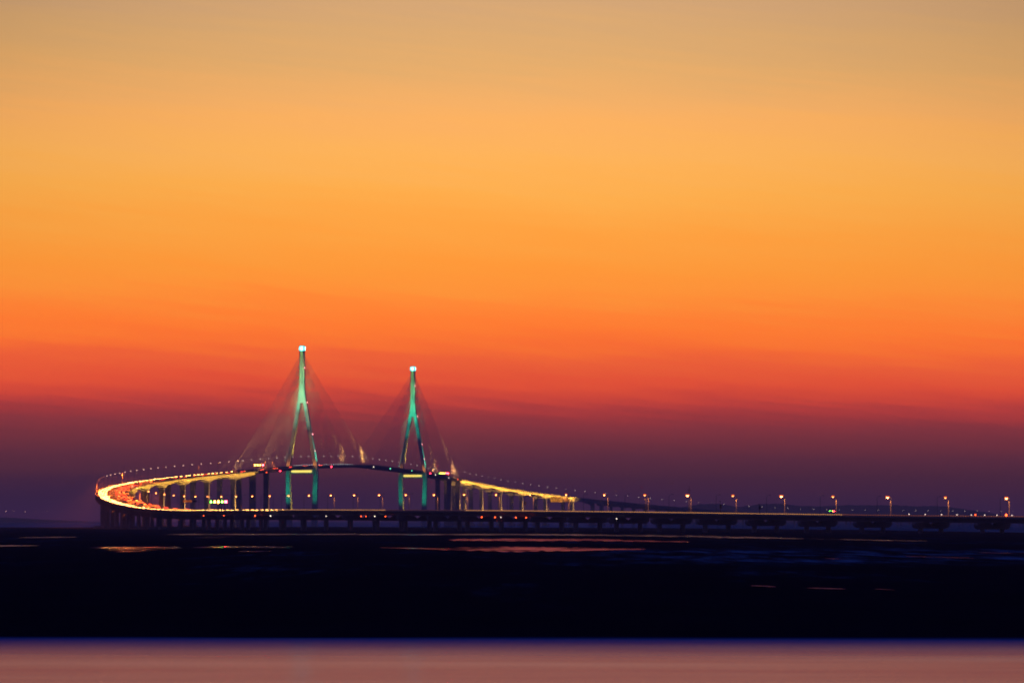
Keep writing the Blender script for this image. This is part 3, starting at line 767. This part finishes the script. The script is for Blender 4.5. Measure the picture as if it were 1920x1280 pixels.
def stream(s0, s1, gap, offs, back, label, group):
    for off in offs:
        s = s0+rc.uniform(0, gap)
        while s < s1:
            car(s, off+rc.uniform(-.4, .4), head(s)+(math.pi if back else 0), label, group); s += gap*rc.uniform(.7, 1.3)
stream(1255, 1700, 19.5, (-14.2, -11.8, -9.2), True, 'car with dazzling headlights in the stream rounding the left bend', 'oncoming cars on the left bend')
stream(1700, 1990, 17.5, (-12.4, -9.6, -6.4), True, 'car with dazzling headlights in the stream rounding the left bend', 'oncoming cars on the left bend')
stream(1990, 2480, 27, (-7.5, -11.), True, 'car with headlights on coming down the yellow lit approach', 'oncoming cars on the left approach')
stream(2480, 2900, 25, (-7.5,), True, 'car with headlights on coming down the yellow lit approach', 'oncoming cars on the left approach')
stream(886, 1235, 12.5, (-13.9,), True, 'car with headlights on behind the rail of the flat low viaduct', 'oncoming cars on the flat low viaduct')
stream(1270, 2150, 45, (4., 7.6, 11.4), False, 'car showing red tail lights on the inner lanes of the left bend', 'departing cars on the left bend')
stream(2150, 3420, 85, (4., 7.6), False, 'car showing red tail lights on the road up to the pylons', 'departing cars on the climb to the pylons')

# ------------------------------------------------------------------ gantries and signs
def signal_gantry(name, s, o0, o1, z, sigs, size, label):
    r = empty(name, P(s, (o0+o1)/2, 0), head(s)); w = o1-o0
    tag(r, label, 'signal gantry')
    for sx in (-1, 1): MB().tube([(sx*w/2, .5, -.1), (sx*w/2, .5, z+size/2+.8)], .22, 8).build('post', M['steel'], r)
    b = MB()
    for zz in (z-size*.55, z+size*.55+.3): b.box((0, .5, zz), (w, .25, .25))
    for i in range(9): b.box((-w/2+w*(i+.5)/9, .5, z+.1), (.14, .14, size+.9))
    b.build('truss_beam', M['steel'], r)
    for i, q in enumerate(sigs):
        x_ = -w/2+w*(i+.5)/len(sigs)
        h = MB().box((x_, .15, z), (size+.35, .4, size+.35)).build('signal_housing', M['dark_steel'], r)
        g = MB()
        if q == 'sig_red':
            for a in (-1, 1): g.add([(x_+a*dx*size*.5, -.08, z+dz*size*.5) for dx, dz in ((-1, -.72), (-.72, -1), (1, .72), (.72, 1))], [(0, 1, 2, 3)])
        else:
            k = size*.5
            g.add([(x_-.2*k, -.08, z+k), (x_+.2*k, -.08, z+k), (x_+.2*k, -.08, z-.1*k), (x_+.8*k, -.08, z-.1*k), (x_, -.08, z-k), (x_-.8*k, -.08, z-.1*k), (x_-.2*k, -.08, z-.1*k)], [(0, 1, 2, 3, 4, 5, 6)])
        g.build('signal_light', M[q], h)
    return r
signal_gantry('signal_gantry', 1142, 0.6, 16.9, 8.0, ['sig_green', 'sig_amber', 'sig_amber', 'sig_green', 'sig_red'], 2.3, 'lane signal gantry of green, white and red lights over the near low viaduct')
signal_gantry('signal_gantry', SJ+60, -3, 11, 7., ['sig_amber', 'sig_amber', 'sig_amber', 'sig_red'], 1.9, 'bright lane signal gantry on the deck left of the nearer pylon')
signal_gantry('signal_gantry', SE-86, -6.5, 9.5, 6.6, ['sig_green', 'sig_amber', 'sig_amber', 'sig_green', 'sig_red', 'sig_red'], 1.9, 'lane signal gantry of green and red lights right of the far pylon')
signal_gantry('signal_gantry', 6290, -7, 8, 10.5, ['sig_green', 'sig_green', 'sig_amber', 'sig_red'], 1.6, 'small lane signal gantry on the far road behind the right end of the rail')

def led_rows(name, col, strength, sx, sz):
    m = bpy.data.materials.new(name); m.use_nodes = True; t = m.node_tree; b = t.nodes['Principled BSDF']
    tc = t.nodes.new('ShaderNodeTexCoord'); mp = t.nodes.new('ShaderNodeMapping'); mp.inputs['Scale'].default_value = (sx, 1, sz)
    v = t.nodes.new('ShaderNodeTexVoronoi'); v.inputs['Scale'].default_value = 1.; v.inputs['Randomness'].default_value = .6
    t.links.new(tc.outputs['Object'], mp.inputs[0]); t.links.new(mp.outputs[0], v.inputs['Vector'])
    r = t.nodes.new('ShaderNodeMapRange'); r.inputs[1].default_value = .2; r.inputs[2].default_value = .7; r.inputs[3].default_value = strength; r.inputs[4].default_value = strength*.15
    t.links.new(v.outputs['Distance'], r.inputs[0]); t.links.new(r.outputs[0], b.inputs['Emission Strength'])
    b.inputs['Base Color'].default_value = (.02, .02, .02, 1); b.inputs['Emission Color'].default_value = (*col, 1); m.cycles.emission_sampling = 'NONE'
    return m
M['led'] = led_rows('orange_led_board', (1, .2, .03), .9, 1.2, 1.6)
M['led2'] = led_rows('amber_led_board', (1, .36, .04), 1.1, .7, 1.1)
def message_gantry(s, o0, o1, z, boards, label, two_posts=True):
    r = empty('message_sign', P(s, (o0+o1)/2, 0), head(s)); w = o1-o0
    tag(r, label, 'message sign')
    for sx in ((-1, 1) if two_posts else (-1,)): MB().tube([(sx*w/2, .6, -.1), (sx*w/2, .6, z+1.8)], .25, 8).build('post', M['steel'], r)
    b = MB()
    for zz in (z-.7, z+.7): b.box((0, .6, zz), (w, .25, .25))
    for i in range(8): b.box((-w/2+w*(i+.5)/8, .6, z), (.14, .14, 1.4))
    b.build('truss_beam', M['steel'], r)
    for x0_, x1_, h_, m_ in boards:
        h = MB().box(((x0_+x1_)/2-w/2, .15, z), (x1_-x0_, .5, h_)).build('sign_board', M['dark_steel'], r)
        if m_: MB().box(((x0_+x1_)/2-w/2, -.13, z), (x1_-x0_-.35, .05, h_-.3)).build('display', M[m_], h)
message_gantry(1246, .6, 16.6, 8.2, [(.6, 8.6, 2.3, 'led'), (9.6, 13, 1.5, None)], 'message board with rows of orange lamps left of the lane signals', False)
message_gantry(452, .4, 17., 8.9, [(.8, 11.4, 3.9, 'led2'), (12.2, 16.2, 3.3, None)], 'wide amber lit overhead sign before the end of the yellow girder')

# ------------------------------------------------------------------ masts, markers and shore lights
def mast(s, off, h_, label, box_z=None, cross=False):
    r = empty('camera_mast', P(s, off, 0), head(s)); tag(r, label, 'mast')
    MB().tube([(0, 0, -.1), (0, 0, h_)], [.24, .12], 8).build('pole', M['dark_steel'], r)
    if box_z: MB().box((.15, -.2, box_z), (1.1, .8, 2.4)).build('cabinet', M['dark_steel'], r)
    b = MB()
    if cross:
        b.box((0, 0, h_-1.2), (2.6, .2, .25)); b.box((0, 0, h_-2.4), (1.8, .2, .25)); b.tube([(0, 0, h_-.1), (0, 0, h_+1.6)], .08, 6); b.build('antenna', M['dark_steel'], r)
    else: b.box((-.5, -.1, h_-.2), (1.2, .4, .45)).build('camera', M['dark_steel'], r)
mast(303, 16.9, 17.2, 'tall dark mast topped by a small cross, close behind a lit lamp', None, True)
mast(352, 15.6, 9.6, 'thin dark camera mast between two lamps at the right of the rail')
mast(226, 16.4, 7., 'short dark mast carrying a bulky cabinet on the right of the viaduct', 4.6)
mast(512, 15.9, 11.5, 'dark mast with a cabinet in front of the yellow arches on the right', 6.2)
mast(1690, 14.8, 11., 'dark mast on the inner side of the glowing left bend')
mast(866, -16.2, 5., 'small dark mast at the rail in front of the nearer pylon', 2.5)
mast(268, 16.9, 8.6, 'dark mast with a tall cabinet beside the cross-topped mast', 5.)

def marker(s, off, z, m, label, k=.7):
    r = empty('marker_light', P(s, off, z), head(s)); tag(r, label, 'marker light', 'marker lights on the bridge sides')
    MB().box((0, .35, .1), (.5, .5, .6)).tube([(0, .5, .3), (0, .9, .3)], .08, 6).build('bracket', M['dark_steel'], r)
    MB().tube([(0, 0, -.35*k), (0, 0, .35*k)], [.42*k, .42*k], 8).build('lens', M[m], r)
def s_at(px, lo, hi, off):
    best = None
    for s in frange(lo, hi, 4):
        p = P(s, off); d = abs(p.x-px*p.y)
        if best is None or d < best[0]: best = (d, s)
    return best[1]
# along the low viaduct's girder: distance along the road, lamp colour, glass size
for s, m_, k, lb in ((1090, 'nav_orange', .8, 'orange marker light under the deck, leftmost of its line'), (1028, 'nav_orange', .8, 'orange marker light under the deck, second from the left'),
                     (943, 'nav_orange', 1.15, 'brightest orange marker light, under the deck below the nearer pylon'), (905, 'nav_white', .8, 'pale marker light under the deck by the nearer pylon’s base'),
                     (782, 'nav_white', .5, 'faint pale marker light under the deck between the two pylons'), (714, 'nav_orange', .8, 'orange marker light under the deck, left one of a close pair'),
                     (705, 'nav_orange', .7, 'orange marker light under the deck, right one of a close pair'), (689, 'nav_white', .8, 'pale marker light under the deck just right of the close pair'),
                     (670, 'nav_orange', .8, 'orange marker light under the deck, left of the far pylon’s base'), (516, 'nav_orange', 1., 'orange marker light under the deck beyond the far pylon, leftmost there'),
                     (497, 'nav_orange', .95, 'orange marker light under the deck below the first yellow arch'), (489, 'nav_white', .5, 'faint marker light under the deck below the first yellow arch'),
                     (468, 'nav_orange', .95, 'orange marker light under the deck below the second yellow arch'), (454, 'nav_orange', .9, 'orange marker light under the deck below the third pier of the arches'),
                     (340, 'nav_white', .6, 'pale marker light under the deck, rightmost of its line')):
    marker(s, -17.6, -3.9, m_, lb, k)
for s, off, z, m_, k, lb in ((SJ+115, 19.2, -1.6, 'nav_red', 1.4, 'red marker light on the deck edge left of the nearer pylon'), (SJ+36, 19.2, -1.8, 'nav_orange', 1.2, 'orange marker light where the yellow arches meet the cable-stayed deck'),
                            (T1+100, 19.2, -1.2, 'nav_red', 1.5, 'red marker light on the deck edge right of the nearer pylon'), (T1+395, 19.2, -2.2, 'nav_white', 1.2, 'white marker light under mid span between the pylons'),
                            (T1+520, 19.2, -2.2, 'nav_green', 1., 'small green marker light under the deck right of mid span'), (T2-110, 19.2, -1.8, 'nav_green', 1., 'green marker light at the far pylon’s deck'),
                            (T2+40, 19.2, -1.5, 'nav_red', 1.5, 'red marker light on the deck edge right of the far pylon'), (T2+85, 19.2, -1.8, 'nav_white', 1.2, 'white marker light on the deck side beyond the far pylon'),
                            (T2+200, 19.2, -2.4, 'nav_white', 1., 'white marker light above the dark side piers'), (SE-60, 19.2, -2., 'nav_orange', 1.2, 'orange marker light where the right yellow girder begins')):
    marker(s, off, z, m_, lb, k)
# small lights on the near rail at the right end
for i, s in enumerate((84, 70, 56, 43, 31, 20, 10, -2)):
    r = empty('rail_light', P(s, 16.4, .4), head(s)); tag(r, 'small white light on the far rail at right, %s of its row from the left' % ordinal(i+1), 'rail light', 'rail lights at the right edge')
    MB().box((0, 0, .45), (.12, .12, .9)).build('stem', M['dark_steel'], r); MB().box((0, -.02, 1.1), (.42, .42, .4)).build('lens', M['lamp_white'], r)
for s, k, m_, lb in ((27, 1., 'nav_orange', 'orange warning light on the far rail near the right edge'), (2, 1.9, 'nav_orange', 'large glaring orange warning light at the rail by the rightmost lamp')):
    r = empty('warning_light', P(s, 15.6, .1), head(s)); tag(r, lb, 'warning light')
    MB().box((0, .2, .7), (.5, .4, 1.4)).build('stand', M['dark_steel'], r); MB().tube([(0, -.12, 1.5), (0, .12, 1.5)], .42*k, 10).build('lens', M[m_], r)
# lamps on the far shore at the left
for i, (x_, z_) in enumerate(((-2775, 58), (-2731, 59), (-2668, 57), (-2611, 58), (-2550, 58))):
    r = empty('shore_lamp', (x_, 24330, 0)); tag(r, 'faint light mast on the dim far shore at the left, %s from the left edge' % ordinal(i+1), 'shore lamp', 'lamps on the far shore')
    MB().tube([(0, 0, -.5), (0, 0, z_)], .4, 6).build('pole', M['dark_steel'], r); MB().box((0, -.6, z_), (3., 1.4, 2.)).build('lens', M['lamp_far'], r)

# ------------------------------------------------------------------ render settings
SC.render.engine = 'CYCLES'
SC.view_settings.view_transform = 'Standard'; SC.view_settings.look = 'None'; SC.view_settings.exposure = 0; SC.view_settings.gamma = 1
SC.cycles.use_denoising = True
SC.cycles.max_bounces = 4; SC.cycles.volume_bounces = 0
SC.cycles.sample_clamp_indirect = 4.
SC.cycles.filter_width = 1.9
